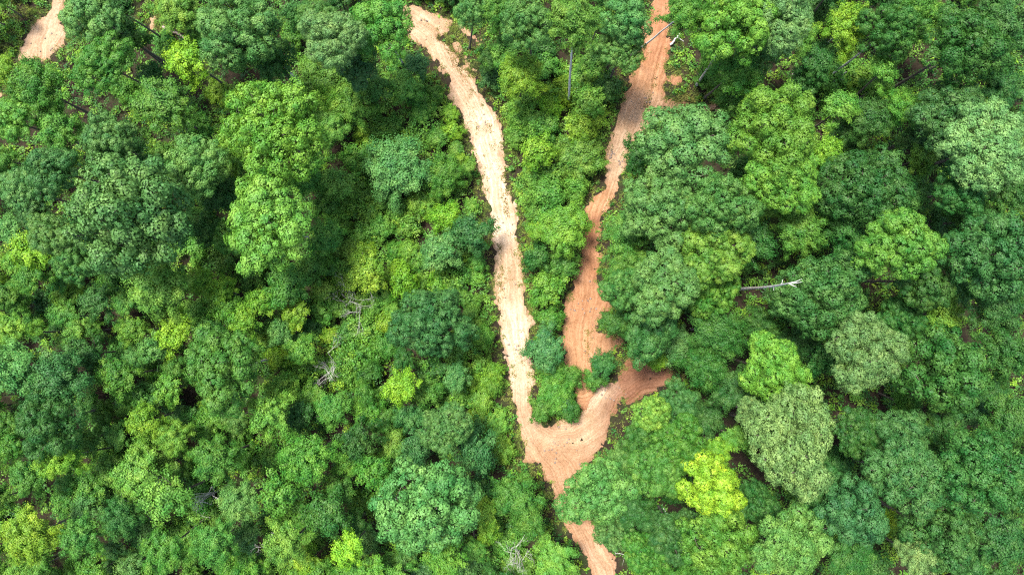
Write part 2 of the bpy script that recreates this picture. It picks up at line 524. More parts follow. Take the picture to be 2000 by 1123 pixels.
def crown_lobes(r, R, flat, bough, skew):
    """boughs of a crown: billows of different size over an uneven dome, round a core"""
    lobes = []
    ph = r.uniform(0, 6.28, 3); am = r.uniform(0.04, 0.13, 3)
    dirs = sphere_dirs(500, r, -0.30)
    got = np.zeros((0, 3))
    for dr in dirs:
        a = math.atan2(dr[1], dr[0])
        out = 1 + am[0] * math.sin(2 * a + ph[0]) + am[1] * math.sin(3 * a + ph[1]) + am[2] * math.sin(5 * a + ph[2])
        q = R * bough * r.uniform(0.72, 1.3)
        rad = (R - q) * out * r.uniform(0.80, 1.11)
        p = np.array((dr[0] * rad, dr[1] * rad, dr[2] * rad * flat))
        if len(got) and (((got - p) / np.array((1, 1, 0.8))) ** 2).sum(1).min() < (R * bough * skew) ** 2:
            continue
        got = np.vstack([got, p]); lobes.append((*p, q))
    return np.array(lobes)


def make_crown(name, seed, R, flat, bough, skew, clump_r, per, leaf, loose=0.25, keep=1.0):
    """leaves gathered into clumps that sit on the boughs of a crown; returns crown mesh and branch mesh"""
    r = np.random.default_rng(seed)
    lobes = crown_lobes(r, R, flat, bough, skew)
    if keep < 1.0:
        lobes = lobes[r.random(len(lobes)) < keep]
    cand, cdir = [], []
    for (x, y, z, q) in lobes:
        n = int(26 * (q / clump_r) ** 2) + 12
        dr = sphere_dirs(n, r, -0.5)
        cand.append(np.array((x, y, z)) + dr * q * r.uniform(0.70, 1.0, n)[:, None] * np.array((1, 1, 0.85))); cdir.append(dr)
    cand = np.concatenate(cand); cdir = np.concatenate(cdir)
    ok = np.ones(len(cand), bool)
    for (x, y, z, q) in lobes:
        ok &= np.linalg.norm((cand - np.array((x, y, z))) / np.array((1, 1, 0.85)), axis=1) > q * 0.68
    cand, cdir = cand[ok], cdir[ok]
    order = r.permutation(len(cand)); chosen = []
    P = np.zeros((len(cand), 3)); k = 0
    for i in order:
        if k == 0 or ((P[:k] - cand[i]) ** 2).sum(1).min() > (clump_r * 1.0) ** 2:
            P[k] = cand[i]; k += 1; chosen.append(i)
    C, CD = cand[chosen], cdir[chosen]
    m = len(C)
    cr = clump_r * r.uniform(0.6, 1.25, m)
    cnt = np.maximum(8, (per * (cr / clump_r) ** 2 * np.where(CD[:, 2] < -0.1, 0.45, 1.0))).astype(int)
    ci = np.repeat(np.arange(m), cnt)
    n = len(ci)
    dr = sphere_dirs(n, r, -1.0) + 0.55 * CD[ci] + np.array((0, 0, 0.25))
    dr /= np.linalg.norm(dr, axis=1)[:, None]
    rad = cr[ci] * (1.0 - np.abs(r.normal(0, 0.20, n))).clip(0.2, 1) * (1 + loose * r.normal(0, 0.4, n))
    pos = C[ci] + dr * rad[:, None] * np.array((1, 1, 0.85))
    nrm = dr * 0.9 + CD[ci] * 0.45 + np.array((0, 0, 0.1)) + r.normal(0, 0.22, (n, 3))
    size = leaf * r.uniform(0.65, 1.3, n)
    core = int(0.10 * n)                                   # sparse inner leaves of the core
    cp = sphere_dirs(core, r, -0.6) * (R * 0.52 * r.random(core) ** 0.4)[:, None] * np.array((1, 1, flat))
    pos = np.vstack([pos, cp]); nrm = np.vstack([nrm, cp / R + np.array((0, 0, 0.6)) + r.normal(0, 0.3, (core, 3))])
    size = np.concatenate([size, leaf * r.uniform(0.9, 1.5, core)])
    clump = np.concatenate([np.clip(0.5 + r.normal(0, 0.2, m), 0, 1)[ci], np.full(core, 0.5)])
    crown = leaves_to_mesh(name, pos, nrm, size, clump, r=r)
    print(name, seed, 'boughs', len(lobes), 'clumps', m, 'leaves', n)
    # boughs from the trunk head into the lobes
    paths = []
    head = np.array((0, 0, -0.62 * R * flat))
    for (x, y, z, q) in lobes:
        e = np.array((x, y, z)); mid = head * 0.5 + e * 0.5 + r.normal(0, 0.05 * R, 3) - np.array((0, 0, 0.06 * R))
        paths.append(([head, mid, e], [0.024 * R, 0.016 * R, 0.008 * R]))
        t = e + sphere_dirs(1, r, -0.1)[0] * q * 0.95
        paths.append(([e, (e + t) / 2 + r.normal(0, 0.03 * R, 3), t], [0.008 * R, 0.006 * R, 0.003 * R]))
    v, q4 = tubes_np(paths, 5)
    return crown, np_mesh(name + '_branch', v, None, BARK, quads=q4, smooth_shade=True)


def make_spray(name, seed, R, flat, nbr, clump_r, per, leaf, side=0.13):
    """a feathery crown: leaf sprays along the outer half of branches that fan out from the trunk head"""
    r = np.random.default_rng(seed)
    head = np.array((0, 0, -0.75 * R * flat))
    ph = r.uniform(0, 6.28, 3); am = r.uniform(0.06, 0.18, 3)
    C, CD, AX, paths = [], [], [], []
    a0 = r.uniform(0, 6.28)
    for k in range(nbr):
        az = a0 + k * 2.39996 + r.normal(0, 0.25)
        q = math.sqrt((k + 0.6) / nbr) * r.uniform(0.82, 1.12)
        q *= 1 + am[0] * math.sin(2 * az + ph[0]) + am[1] * math.sin(3 * az + ph[1]) + am[2] * math.sin(4 * az + ph[2])
        hz = math.sqrt(max(0.0, 1 - min(q, 1.0) ** 2))
        end = np.array((math.cos(az) * R * q, math.sin(az) * R * q, R * flat * (hz * 1.15 - 0.30) + r.normal(0, 0.13 * R)))
        mid = head * 0.45 + end * 0.55 + np.array((0, 0, 0.10 * R)) + r.normal(0, 0.05 * R, 3)
        paths.append(([head, (head + mid) / 2 + r.normal(0, 0.02 * R, 3), mid, end], [0.020 * R, 0.015 * R, 0.010 * R, 0.003 * R]))
        ax = end - mid; ax /= np.linalg.norm(ax) + 1e-9
        nc = int(r.integers(5, 9))
        for t in np.linspace(0.0, 1.0, nc):
            p = mid + (end - mid) * t + r.normal(0, side * R * (1.05 - 0.6 * t), 3) * np.array((1, 1, 0.55))
            C.append(p); AX.append(ax); d = p - head * 0.3; CD.append(d / (np.linalg.norm(d) + 1e-9))
    C, CD, AX = np.array(C), np.array(CD), np.array(AX)
    m = len(C)
    cr = clump_r * r.uniform(0.6, 1.3, m)
    cnt = np.maximum(8, per * (cr / clump_r) ** 2).astype(int)
    ci = np.repeat(np.arange(m), cnt); n = len(ci)
    off = r.normal(0, 0.48, (n, 3)) * np.array((1, 1, 0.45))
    off = off + AX[ci] * r.normal(0, 0.42, n)[:, None]
    pos = C[ci] + off * cr[ci][:, None]
    nrm = off * 1.0 + CD[ci] * 0.4 + np.array((0, 0, 0.6)) + r.normal(0, 0.22, (n, 3))
    crown = leaves_to_mesh(name, pos, nrm, leaf * r.uniform(0.6, 1.35, n), np.clip(0.5 + r.normal(0, 0.22, m), 0, 1)[ci], r=r)
    v, q4 = tubes_np(paths, 5)
    print(name, seed, 'clumps', m, 'leaves', n)
    return crown, np_mesh(name + '_branch', v, None, BARK, quads=q4, smooth_shade=True)


KINDS = {'round': [], 'fine': [], 'open': [], 'mid': [], 'bush': []}
for s in range(6):
    KINDS['round'].append((make_crown('round_crown', 100 + s, 4.0, 0.80, (0.24, 0.19, 0.26, 0.21, 0.18, 0.22)[s], 1.50, (0.50, 0.44, 0.54, 0.46, 0.42, 0.50)[s], 100, (0.185, 0.17, 0.20, 0.18, 0.165, 0.19)[s], loose=0.15, keep=0.96), 4.0))
for s in range(5):
    KINDS['fine'].append((make_crown('fine_crown', 200 + s, 4.0, 0.74, (0.21, 0.24, 0.19, 0.22, 0.20)[s], 1.45, 0.36, 60, 0.155, loose=0.3, keep=0.95), 4.0))
for s in range(6):
    KINDS['open'].append((make_spray('open_crown', 300 + s, 3.4, 0.72, (44, 36, 50, 40, 32, 46)[s], 0.50, 95, (0.18, 0.20, 0.165, 0.18, 0.21, 0.17)[s], side=(0.11, 0.13, 0.10, 0.12, 0.14, 0.11)[s]), 3.4))
for s in range(6):
    KINDS['mid'].append((make_spray('small_crown', 400 + s, 2.2, 0.80, (26, 20, 30, 23, 18, 28)[s], 0.40, 66, (0.16, 0.18, 0.155, 0.17, 0.19, 0.16)[s]), 2.2))
for s in range(5):
    KINDS['bush'].append((make_spray('bush_crown', 500 + s, 1.5, 0.55, (16, 20, 14, 18, 13)[s], 0.32, 46, (0.16, 0.15, 0.18, 0.16, 0.19)[s], side=0.16), 1.5))


def make_trunk(seed, bark):
    r = np.random.default_rng(seed)
    t = np.linspace(0, 1, 9)
    bend = np.cumsum(r.normal(0, 0.35, (9, 2)), 0) * t[:, None]
    pts = np.stack([bend[:, 0], bend[:, 1], t * 1.0], -1)
    rad = np.interp(t, [0, 0.05, 0.15, 1.0], [1.45, 1.12, 1.0, 0.42])
    # built by hand: radii are horizontal so that scaling z stretches only the height
    a = np.arange(8) * 2 * math.pi / 8
    V = np.concatenate([np.stack([p[0] + q * np.cos(a) * (1 + 0.1 * np.sin(3 * a)), p[1] + q * np.sin(a), np.full(8, p[2])], -1) for p, q in zip(pts, rad)])
    Q = [(i * 8 + k, i * 8 + (k + 1) % 8, (i + 1) * 8 + (k + 1) % 8, (i + 1) * 8 + k) for i in range(8) for k in range(8)]
    return np_mesh('trunk', V, None, bark, quads=Q, smooth_shade=True)


TRUNKS = [make_trunk(700 + k, BARK) for k in range(4)]
LIT_TRUNKS = [make_trunk(710 + k, LIT_BARK) for k in range(3)]
LIT_AT = {(1115, 42), (1440, 42), (1338, 28), (530, 438), (742, 55), (440, 722), (1738, 62), (535, 115), (1650, 55)}  # trees whose visible trunks take the bark painted as lit

# ------------------------------------------------------------------ the trees: crown centre and radius in the photo, colour code, kind, height of crown centre
COLORS = {
    'b': (0.071, 0.188, 0.040), 'B': (0.040, 0.130, 0.031), 'g': (0.059, 0.174, 0.022), 'd': (0.033, 0.114, 0.020),
    'l': (0.088, 0.218, 0.027), 'y': (0.112, 0.243, 0.019), 'Y': (0.145, 0.298, 0.018), 'p': (0.106, 0.208, 0.053),
}
COLOR_WORD = {'b': 'blue-green', 'B': 'dark blue-green', 'g': 'mid-green', 'd': 'dark green', 'l': 'light green', 'y': 'yellow-green',
              'Y': 'lime', 'p': 'pale sage'}
T = [  # px, py, r, colour, kind, height (0 = by size), label of its own or None
    # upper left
    (184, 28, 64, 'b', 'round', 13, 'rounded blue-green tree beside the sandy clearing at the top left'), (245, 70, 50, 'd', 'mid', 8, None), (230, 20, 42, 'd', 'mid', 8, None), (350, 22, 52, 'l', 'open', 11, None),
    (468, 62, 84, 'b', 'round', 14, None), (535, 115, 50, 'B', 'round', 10, None), (400, 60, 40, 'g', 'open', 9, None), (205, 128, 62, 'g', 'round', 13, None),
    (366, 118, 48, 'Y', 'mid', 9, 'lime-coloured small tree near the top edge, left of the pale track'), (300, 150, 34, 'd', 'mid', 6, None), (312, 205, 62, 'g', 'open', 12, None),
    (75, 172, 58, 'g', 'open', 11, None), (24, 235, 52, 'l', 'round', 11, None), (112, 250, 50, 'g', 'open', 10, None), (215, 282, 64, 'b', 'round', 13, None), (260, 310, 40, 'd', 'mid', 8, None),
    (110, 335, 58, 'B', 'round', 13, None), (45, 370, 50, 'b', 'round', 12, None), (12, 310, 28, 'g', 'mid', 8, None), (385, 328, 66, 'b', 'round', 12, None), (430, 380, 45, 'd', 'open', 8, None),
    (540, 262, 96, 'l', 'fine', 14, 'large round light green tree, left of the pale track above centre'), (455, 290, 40, 'l', 'mid', 8, None),
    (258, 420, 122, 'b', 'round', 16, 'largest blue-green tree with many billowing clumps, upper left of the photo'), (108, 462, 52, 'b', 'round', 12, None), (155, 512, 48, 'b', 'round', 11, None), (70, 415, 40, 'B', 'round', 11, None),
    (530, 438, 98, 'l', 'round', 14, 'large bright green tree with grey bent trunk showing at its lower right'), (395, 440, 46, 'd', 'open', 7, None), (450, 465, 40, 'g', 'round', 9, None),
    (72, 492, 46, 'y', 'mid', 7, None), (312, 558, 68, 'l', 'open', 10, None), (345, 648, 46, 'Y', 'mid', 8, 'lime-coloured small tree left of the centre, below the light green tree'),
    (436, 565, 32, 'y', 'mid', 6, None), (514, 590, 34, 'y', 'mid', 6, None), (580, 612, 34, 'y', 'mid', 5, None), (562, 560, 46, 'g', 'mid', 6, None), (60, 545, 36, 'g', 'mid', 7, None),
    (440, 722, 88, 'g', 'round', 12, None), (530, 810, 52, 'l', 'open', 9, None), (415, 655, 40, 'd', 'open', 7, None),
    # upper middle
    (650, 75, 66, 'p', 'fine', 15, 'pale grey-green tall tree left of the pale track at the top'), (742, 55, 66, 'g', 'round', 12, None), (700, 128, 48, 'B', 'fine', 10, None), (620, 40, 40, 'b', 'fine', 12, None), (585, 30, 34, 'd', 'mid', 7, None),
    (690, 205, 48, 'l', 'open', 5, None), (790, 172, 38, 'l', 'mid', 4, None), (775, 330, 70, 'b', 'open', 4, None), (700, 310, 40, 'l', 'mid', 3, None), (868, 345, 46, 'g', 'open', 3, None),
    (870, 424, 34, 'y', 'bush', 4, None), (860, 490, 42, 'b', 'mid', 5, None), (920, 455, 44, 'B', 'mid', 5, None), (842, 630, 82, 'B', 'round', 9, 'large dark blue-green rounded tree just left of the pale track'),
    (716, 530, 42, 'y', 'mid', 5, None), (785, 548, 36, 'y', 'bush', 3, None), (650, 250, 40, 'l', 'open', 4, None), (600, 350, 40, 'g', 'open', 5, None), (655, 360, 42, 'l', 'mid', 4, None),
    (788, 755, 44, 'Y', 'mid', 7, 'lime-coloured small tree left of where the tracks join'), (870, 836, 58, 'b', 'fine', 9, None), (832, 985, 110, 'b', 'round', 12, 'large blue-green tree near the bottom edge, left of the track'),
    (680, 1072, 38, 'Y', 'mid', 8, 'lime-coloured small round tree standing at the bottom edge'), (868, 1092, 42, 'l', 'mid', 9, None), (950, 1000, 32, 'y', 'mid', 6, None), (955, 1040, 24, 'y', 'bush', 5, None), (930, 880, 50, 'B', 'mid', 6, None),
    # between the tracks
    (1115, 42, 60, 'l', 'open', 18, 'tall light green tree with a long bare trunk between the tracks'), (1028, 48, 60, 'b', 'round', 12, None), (1018, 150, 52, 'y', 'open', 7, None), (925, 18, 46, 'b', 'fine', 8, None), (975, 20, 40, 'g', 'open', 9, None),
    (1051, 296, 36, 'y', 'bush', 4, None), (1222, 40, 56, 'b', 'round', 12, None), (1215, 95, 44, 'b', 'round', 10, None), (1170, 45, 36, 'g', 'mid', 10, None), (1160, 120, 34, 'g', 'mid', 5, None),
    (1130, 310, 50, 'l', 'open', 2, None), (1070, 380, 42, 'l', 'bush', 2, None), (1100, 448, 52, 'l', 'open', 5, 'light green tree standing in the wedge between the two tracks'), (1135, 250, 34, 'y', 'bush', 2.5, None), (1150, 200, 34, 'l', 'bush', 3, None),
    (1070, 565, 40, 'l', 'mid', 2.5, None), (1075, 625, 32, 'g', 'bush', 2, None), (1066, 682, 40, 'B', 'mid', 4, None), (1050, 500, 32, 'd', 'bush', 3, None), (1105, 515, 30, 'g', 'bush', 3, None),
    (1082, 768, 46, 'g', 'open', 2.2, None), (1118, 735, 26, 'g', 'bush', 2, None), (1158, 742, 25, 'g', 'bush', 2, None), (1178, 712, 30, 'd', 'mid', 3.5, None), (1060, 800, 26, 'g', 'bush', 3, None), (1108, 795, 28, 'd', 'bush', 2.5, None),
    # upper right
    (1338, 28, 44, 'g', 'open', 14, None), (1440, 42, 72, 'l', 'round', 15, None), (1520, 30, 68, 'p', 'fine', 15, None), (1440, 140, 52, 'g', 'open', 10, None), (1480, 100, 40, 'b', 'round', 10, None), (1420, 195, 30, 'g', 'mid', 4, None),
    (1342, 282, 86, 'b', 'round', 12, 'round blue-green tree right of the red track below its bend'), (1250, 305, 40, 'd', 'mid', 6, None), (1512, 255, 84, 'l', 'fine', 14, None), (1528, 350, 68, 'l', 'fine', 13, None), (1455, 200, 40, 'g', 'mid', 7, None),
    (1555, 75, 44, 'l', 'open', 9, None), (1650, 55, 52, 'y', 'open', 10, None), (1738, 62, 62, 'g', 'round', 12, None), (1600, 120, 44, 'g', 'open', 8, None), (1880, 95, 86, 'g', 'round', 14, None), (1830, 45, 42, 'y', 'open', 9, None), (1790, 20, 40, 'l', 'open', 9, None),
    (1972, 60, 52, 'g', 'open', 12, None), (1722, 138, 34, 'y', 'mid', 10, None), (1640, 212, 38, 'l', 'mid', 9, None), (1760, 212, 42, 'l', 'open', 9, None), (1695, 235, 48, 'g', 'open', 8, None), (1850, 225, 66, 'b', 'fine', 12, None), (1950, 170, 46, 'g', 'open', 10, None),
    (1925, 285, 82, 'p', 'fine', 15, None), (1685, 368, 76, 'g', 'fine', 11, None), (1800, 310, 36, 'y', 'mid', 7, None), (1610, 300, 38, 'y', 'mid', 7, None), (1870, 370, 56, 'g', 'round', 12, None), (1965, 380, 50, 'd', 'open', 10, None), (1570, 160, 40, 'd', 'mid', 6, None),
    # right of the red track
    (1290, 405, 86, 'b', 'round', 11, None), (1412, 405, 76, 'b', 'round', 13, None), (1395, 490, 66, 'l', 'round', 12, None), (1225, 455, 54, 'g', 'open', 8, None), (1295, 562, 74, 'b', 'round', 13, 'bright blue-green rounded tree whose left edge overhangs the red track'), (1218, 565, 44, 'b', 'round', 10, None), (1395, 568, 50, 'g', 'round', 9, None),
    (1270, 645, 60, 'B', 'round', 9, None), (1205, 630, 34, 'd', 'mid', 6, None), (1750, 480, 82, 'g', 'round', 15, None), (1805, 552, 58, 'g', 'round', 12, None), (1602, 575, 90, 'b', 'fine', 11, None), (1690, 690, 68, 'p', 'fine', 14, None), (1512, 722, 70, 'l', 'fine', 12, None),
    (1925, 500, 88, 'b', 'round', 14, None), (1560, 450, 56, 'g', 'open', 9, None), (1650, 450, 50, 'd', 'open', 8, None), (1400, 650, 62, 'd', 'open', 8, None), (1375, 715, 56, 'd', 'open', 7, None), (1840, 725, 84, 'g', 'round', 13, None), (1962, 690, 60, 'd', 'open', 11, None), (1840, 615, 38, 'y', 'mid', 7, None),
    (1470, 470, 46, 'd', 'mid', 7, None), (1480, 640, 46, 'd', 'open', 7, None), (1940, 600, 56, 'g', 'open', 11, None), (1890, 430, 46, 'd', 'open', 9, None), (1490, 400, 40, 'l', 'open', 8, None), (1760, 620, 46, 'd', 'round', 9, None), (1281, 700, 26, 'y', 'bush', 4, None),
    # lower right
    (1272, 808, 38, 'l', 'round', 9, None), (1325, 868, 50, 'g', 'round', 10, None), (1288, 918, 52, 'g', 'round', 10, None), (1250, 858, 40, 'd', 'round', 8, None), (1325, 790, 44, 'B', 'round', 7, None), (1163, 962, 72, 'b', 'round', 8, 'blue-green rounded tree overhanging the single track below the fork'), (1202, 1040, 36, 'b', 'round', 7, None),
    (1388, 950, 62, 'Y', 'round', 11, 'brightest lime-yellow tree, lower right of the fork'), (1402, 878, 34, 'y', 'mid', 9, None), (1440, 855, 34, 'l', 'mid', 9, None), (1545, 860, 96, 'p', 'fine', 15, 'large pale sage-coloured tree to the right of the lime-yellow tree'), (1465, 805, 34, 'p', 'fine', 12, None), (1672, 845, 48, 'g', 'round', 11, None), (1620, 965, 50, 'b', 'fine', 11, None),
    (1662, 995, 66, 'b', 'round', 13, None), (1755, 850, 60, 'b', 'round', 11, None), (1765, 925, 72, 'b', 'fine', 14, None), (1905, 925, 90, 'g', 'fine', 14, None), (1960, 820, 56, 'g', 'open', 11, None), (1840, 1050, 72, 'B', 'round', 12, None), (1545, 1058, 76, 'b', 'fine', 13, None), (1400, 1055, 74, 'g', 'round', 11, None),
    (1320, 1046, 48, 'd', 'round', 9, None), (1262, 1084, 44, 'g', 'round', 8, None), (1722, 1022, 34, 'Y', 'mid', 6, None), (1790, 1085, 42, 'p', 'open', 12, None), (1955, 1055, 60, 'd', 'open', 12, None), (1470, 980, 46, 'd', 'round', 9, None), (1010, 974, 52, 'g', 'open', 6, None), (1036, 1016, 40, 'g', 'mid', 6, None), (1084, 1092, 46, 'l', 'open', 5, None),
    (1850, 850, 44, 'd', 'open', 9, None), (1430, 760, 48, 'd', 'open', 7, None), (1570, 790, 36, 'd', 'mid', 8, None), (1610, 700, 40, 'g', 'mid', 7, None), (1660, 1090, 44, 'g', 'open', 9, None),
    # lower left
    (36, 720, 62, 'b', 'open', 11, None), (120, 740, 66, 'B', 'open', 10, None), (100, 830, 70, 'd', 'fine', 11, None), (230, 735, 46, 'g', 'mid', 8, None), (170, 690, 40, 'd', 'mid', 7, None), (120, 890, 50, 'y', 'open', 10, None), (20, 650, 46, 'l', 'open', 9, None), (190, 590, 40, 'd', 'mid', 6, None),
    (60, 1045, 62, 'y', 'open', 11, None), (160, 1050, 50, 'g', 'open', 10, None), (285, 825, 40, 'y', 'mid', 8, None), (345, 855, 44, 'l', 'open', 8, None), (420, 895, 54, 'g', 'open', 10, None), (330, 970, 50, 'l', 'mid', 9, None), (270, 930, 48, 'l', 'open', 8, None), (600, 895, 62, 'g', 'open', 9, None), (550, 960, 52, 'g', 'mid', 9, None),
    (470, 980, 48, 'b', 'open', 9, None), (640, 1000, 48, 'd', 'mid', 8, None), (240, 1010, 46, 'd', 'open', 9, None), (420, 1060, 50, 'g', 'open', 10, None), (560, 1060, 52, 'l', 'open', 10, None), (320, 1080, 50, 'g', 'open', 10, None), (60, 930, 46, 'g', 'open', 9, None), (700, 860, 44, 'd', 'mid', 7, None), (730, 920, 40, 'g', 'mid', 7, None), (650, 800, 40, 'g', 'mid', 6, None),
]
DEFAULT_NAME = {'round': 'broadleaf_tree', 'fine': 'broadleaf_tree', 'open': 'broadleaf_tree', 'mid': 'young_tree', 'bush': 'shrub'}
PX_POLY = [np.array(p, float) for v in POLY.values() for p in v]
LOW = [np.array([(990, 130), (1060, 190), (1235, 170), (1195, 300), (1160, 420), (1130, 500), (1100, 640), (1110, 740), (1160, 760), (1100, 830), (1040, 800), (1035, 680), (1020, 480), (1000, 350), (970, 220)], float),
       np.array([(800, 120), (870, 190), (930, 330), (960, 520), (975, 680), (1000, 830), (1020, 910), (920, 850), (900, 740), (780, 690), (700, 620), (640, 560), (640, 420), (690, 260), (740, 190)], float)]

entries = [list(t) for t in T]
DEEPER = {'l': 'g', 'g': 'd', 'b': 'B', 'y': 'l'}
for e in entries:                                  # the stand on the right is of deeper greens
    if e[0] > 1560 and not e[6] and e[0] != 1750 and (e[0] > 1700 or e[1] > 520 or e[3] in 'gb'):
        e[3] = DEEPER.get(e[3], e[3])
frng = np.random.default_rng(5)


def covered(px, py, k=0.92):
    return any((px - e[0]) ** 2 + (py - e[1]) ** 2 < (e[2] * k) ** 2 for e in entries)


def px_soil(px, py):
    return float(sdf_polys(PX_POLY, np.array([px], float), np.array([py], float))[0])


CLEAR = [(695, 590, 55), (650, 715, 45), (280, 945, 40), (395, 975, 40), (1012, 1085, 45), (540, 1065, 30), (320, 60, 30), (370, 85, 30), (632, 150, 26), (1083, 150, 30), (1640, 155, 22), (1345, 170, 46), (1455, 562, 30), (1490, 556, 24), (62, 45, 72)]


def in_low(px, py):
    return float(sdf_polys(LOW, np.array([px], float), np.array([py], float))[0]) < 0


cand = [(frng.uniform(-50, 2050), frng.uniform(-50, 1170)) for _ in range(5200)]
n_fill = 0
entries_skip = []
for (px, py) in cand:
    low = in_low(px, py)
    if any(math.hypot(px - q[0], py - q[1]) < q[2] * 0.9 for q in entries_skip):
        continue
    rr = frng.uniform(17, 32) if low else (frng.uniform(24, 40) if px < 980 else frng.uniform(30, 48))
    if covered(px, py, 1.02 if not low else 0.9) or px_soil(px, py) < rr * (1.05 if not low else 0.95):
        continue
    close = any(math.hypot(px - q[0], py - q[1]) < q[2] + rr * 0.6 for q in CLEAR)
    if close and any(math.hypot(px - q[0], py - q[1]) < q[2] + rr * 0.6 for q in CLEAR[12:]):
        continue
    low = low or close
    dense = (px < 620 and py < 500) or px > 1450           # tall closed stands: dark gaps, little growing below
    if dense and not low and frng.random() < 0.52:
        entries_skip.append((px, py, rr))
        continue
    if low:
        entries.append([px, py, rr, frng.choice(list('glllylgl')), 'bush', frng.uniform(0.9, 2.0), None])
    else:
        left = px < 780
        near_nadir = math.hypot(px - NADIR[0], py - NADIR[1]) < 420
        kind = 'bush' if rr < 34 and frng.random() < 0.6 else ('mid' if rr < 42 else 'open')
        h = {'bush': 2.2, 'mid': 5.0, 'open': 7.0}[kind] * frng.uniform(0.75, 1.2)
        if float(soil_dist(*unproject(px, py, h))) < 1.3:
            continue
        entries.append([px, py, rr, frng.choice(list('ggglldglyb' if left else 'ggdddBbd')), kind, h, None])
    n_fill += 1
print('trees and shrubs:', len(entries), 'of them fill', n_fill)

# ---------------- labels that single each tree out
LANDMARKS = [
    (1490, 556, 'the bare white snag'), (1090, 870, 'the fork of the tracks'), (85, 75, 'the sandy clearing'), (1392, 945, 'the lime-yellow tree'),
    (800, 30, 'the top end of the pale track'), (1295, 10, 'the top end of the red track'), (1180, 1115, 'the bottom end of the track'), (690, 590, 'the pale dead twigs'),
    (258, 420, 'the largest blue-green tree'), (1545, 860, 'the large pale sage tree'), (1290, 735, 'the shaded red soil patch'), (788, 755, 'the lime tree left of the fork'),
    (345, 648, 'the lime tree at left'), (680, 1072, 'the lime tree at the bottom edge'), (366, 118, 'the lime tree near the top'), (845, 630, 'the dark trackside tree'),
    (320, 945, 'the bare white branches'), (0, 0, 'the top left corner'), (2000, 0, 'the top right corner'), (0, 1123, 'the bottom left corner'), (2000, 1123, 'the bottom right corner'),
    (1155, 430, 'the narrow dark red track'), (1295, 562, 'the overhanging blue-green tree'), (540, 262, 'the large light green tree'),
]
DIRS = ['right of', 'upper right of', 'above', 'upper left of', 'left of', 'lower left of', 'below', 'lower right of']
ORD = ['nearest', 'second', 'third', 'fourth', 'fifth', 'sixth', 'seventh', 'eighth', 'ninth', 'tenth']


def look(e):
    size = 'large' if e[2] >= 78 else ('medium-sized' if e[2] >= 48 else 'small')
    noun = {'round': 'rounded tree', 'fine': 'fine-leaved tree', 'open': 'open-crowned tree', 'mid': 'young tree', 'bush': 'shrub'}[e[4]]
    return f"{size} {COLOR_WORD[e[3]]} {noun}"


def octant(e, lm):
    return int(round(math.atan2(-(e[1] - lm[1]), e[0] - lm[0]) / (math.pi / 4))) % 8


looks = [look(e) for e in entries]
labels = [e[6] for e in entries]
for i, e in enumerate(entries):
    if labels[i]:
        continue
    best = None
    for lm in LANDMARKS:
        di = math.hypot(e[0] - lm[0], e[1] - lm[1])
        if di < 12:
            continue
        o = octant(e, lm)
        if lm[2].endswith('corner') and di > 260:
            continue
        rank = sum(1 for j, f in enumerate(entries) if j != i and looks[j] == looks[i] and not f[6] and octant(f, lm) == o and math.hypot(f[0] - lm[0], f[1] - lm[1]) < di)
        cost = di * (1 + 1.5 * rank)
        if best is None or cost < best[0]:
            best = (cost, rank, o, lm[2])
    _, rank, o, nm = best
    labels[i] = f"{ORD[min(rank, 9)]} {looks[i]} {DIRS[o]} {nm}"

# ---------------- plant them
BASE_FIX = {}
for i, e in enumerate(entries):
    px, py, rr, code, kind, hc, _ = e
    r = np.random.default_rng(9000 + i)
    cx, cy = unproject(px, py, hc)
    rm = 0.94 * rr * (CAM_H - hc) / FPX
    (crown_me, branch_me), R0 = KINDS[kind][r.integers(len(KINDS[kind]))]
    off = r.normal(0, 0.035 * hc + 0.05, 2)
    bx, by = cx + off[0], cy + off[1]
    for _k in range(30):                                  # no stem grows out of a track
        if soil_dist(bx, by) > 0.7:
            break
        eps = 0.5
        gxd = soil_dist(bx + eps, by) - soil_dist(bx - eps, by); gyd = soil_dist(bx, by + eps) - soil_dist(bx, by - eps)
        gl = math.hypot(gxd, gyd) + 1e-6
        bx += 0.25 * gxd / gl; by += 0.25 * gyd / gl
    bz = float(ground_z(bx, by)) - 0.05
    axis = Vector((cx - bx, cy - by, hc - bz)); Lx = axis.length
    root = bpy.data.objects.new(DEFAULT_NAME[kind], None)
    root.empty_display_size = 0.5
    COL.objects.link(root)
    root.location = (bx, by, bz)
    root.rotation_euler = Vector((0, 0, 1)).rotation_difference(axis).to_euler()
    root['label'] = labels[i]
    root['category'] = 'shrub' if kind == 'bush' else 'tree'
    root['group'] = 'shrubs of the undergrowth' if kind == 'bush' else ('young trees in the wood' if kind == 'mid' else 'forest trees')
    tr = (0.045 + 0.0055 * hc + 0.010 * rm) * r.uniform(0.85, 1.15) if kind != 'bush' else 0.05
    tk = link('trunk', LIT_TRUNKS[r.integers(3)] if (px, py) in LIT_AT else TRUNKS[r.integers(4)], root)
    if (px, py) in LIT_AT:
        tr *= 0.75
    tk.scale = (tr, tr, Lx)
    tk.rotation_euler = (0, 0, r.uniform(0, 6.28))
    s = rm / R0
    sx, sy, sz = s * r.uniform(0.88, 1.14), s * r.uniform(0.88, 1.14) * (1 if r.random() < 0.5 else -1), s * r.uniform(0.85, 1.2)
    rz = r.uniform(0, 6.28)
    cr = link('crown', crown_me, root)
    br = link('branch_frame', branch_me, root)
    for o in (cr, br):
        o.location = (0, 0, Lx)
        o.rotation_euler = (0, 0, rz)
        o.scale = (sx, sy, sz)
    c = np.array(COLORS[code]) * r.uniform(0.86, 1.14) * np.array([r.uniform(0.88, 1.14), 1.0, r.uniform(0.85, 1.15)])
    cr.color = (*c, 1)

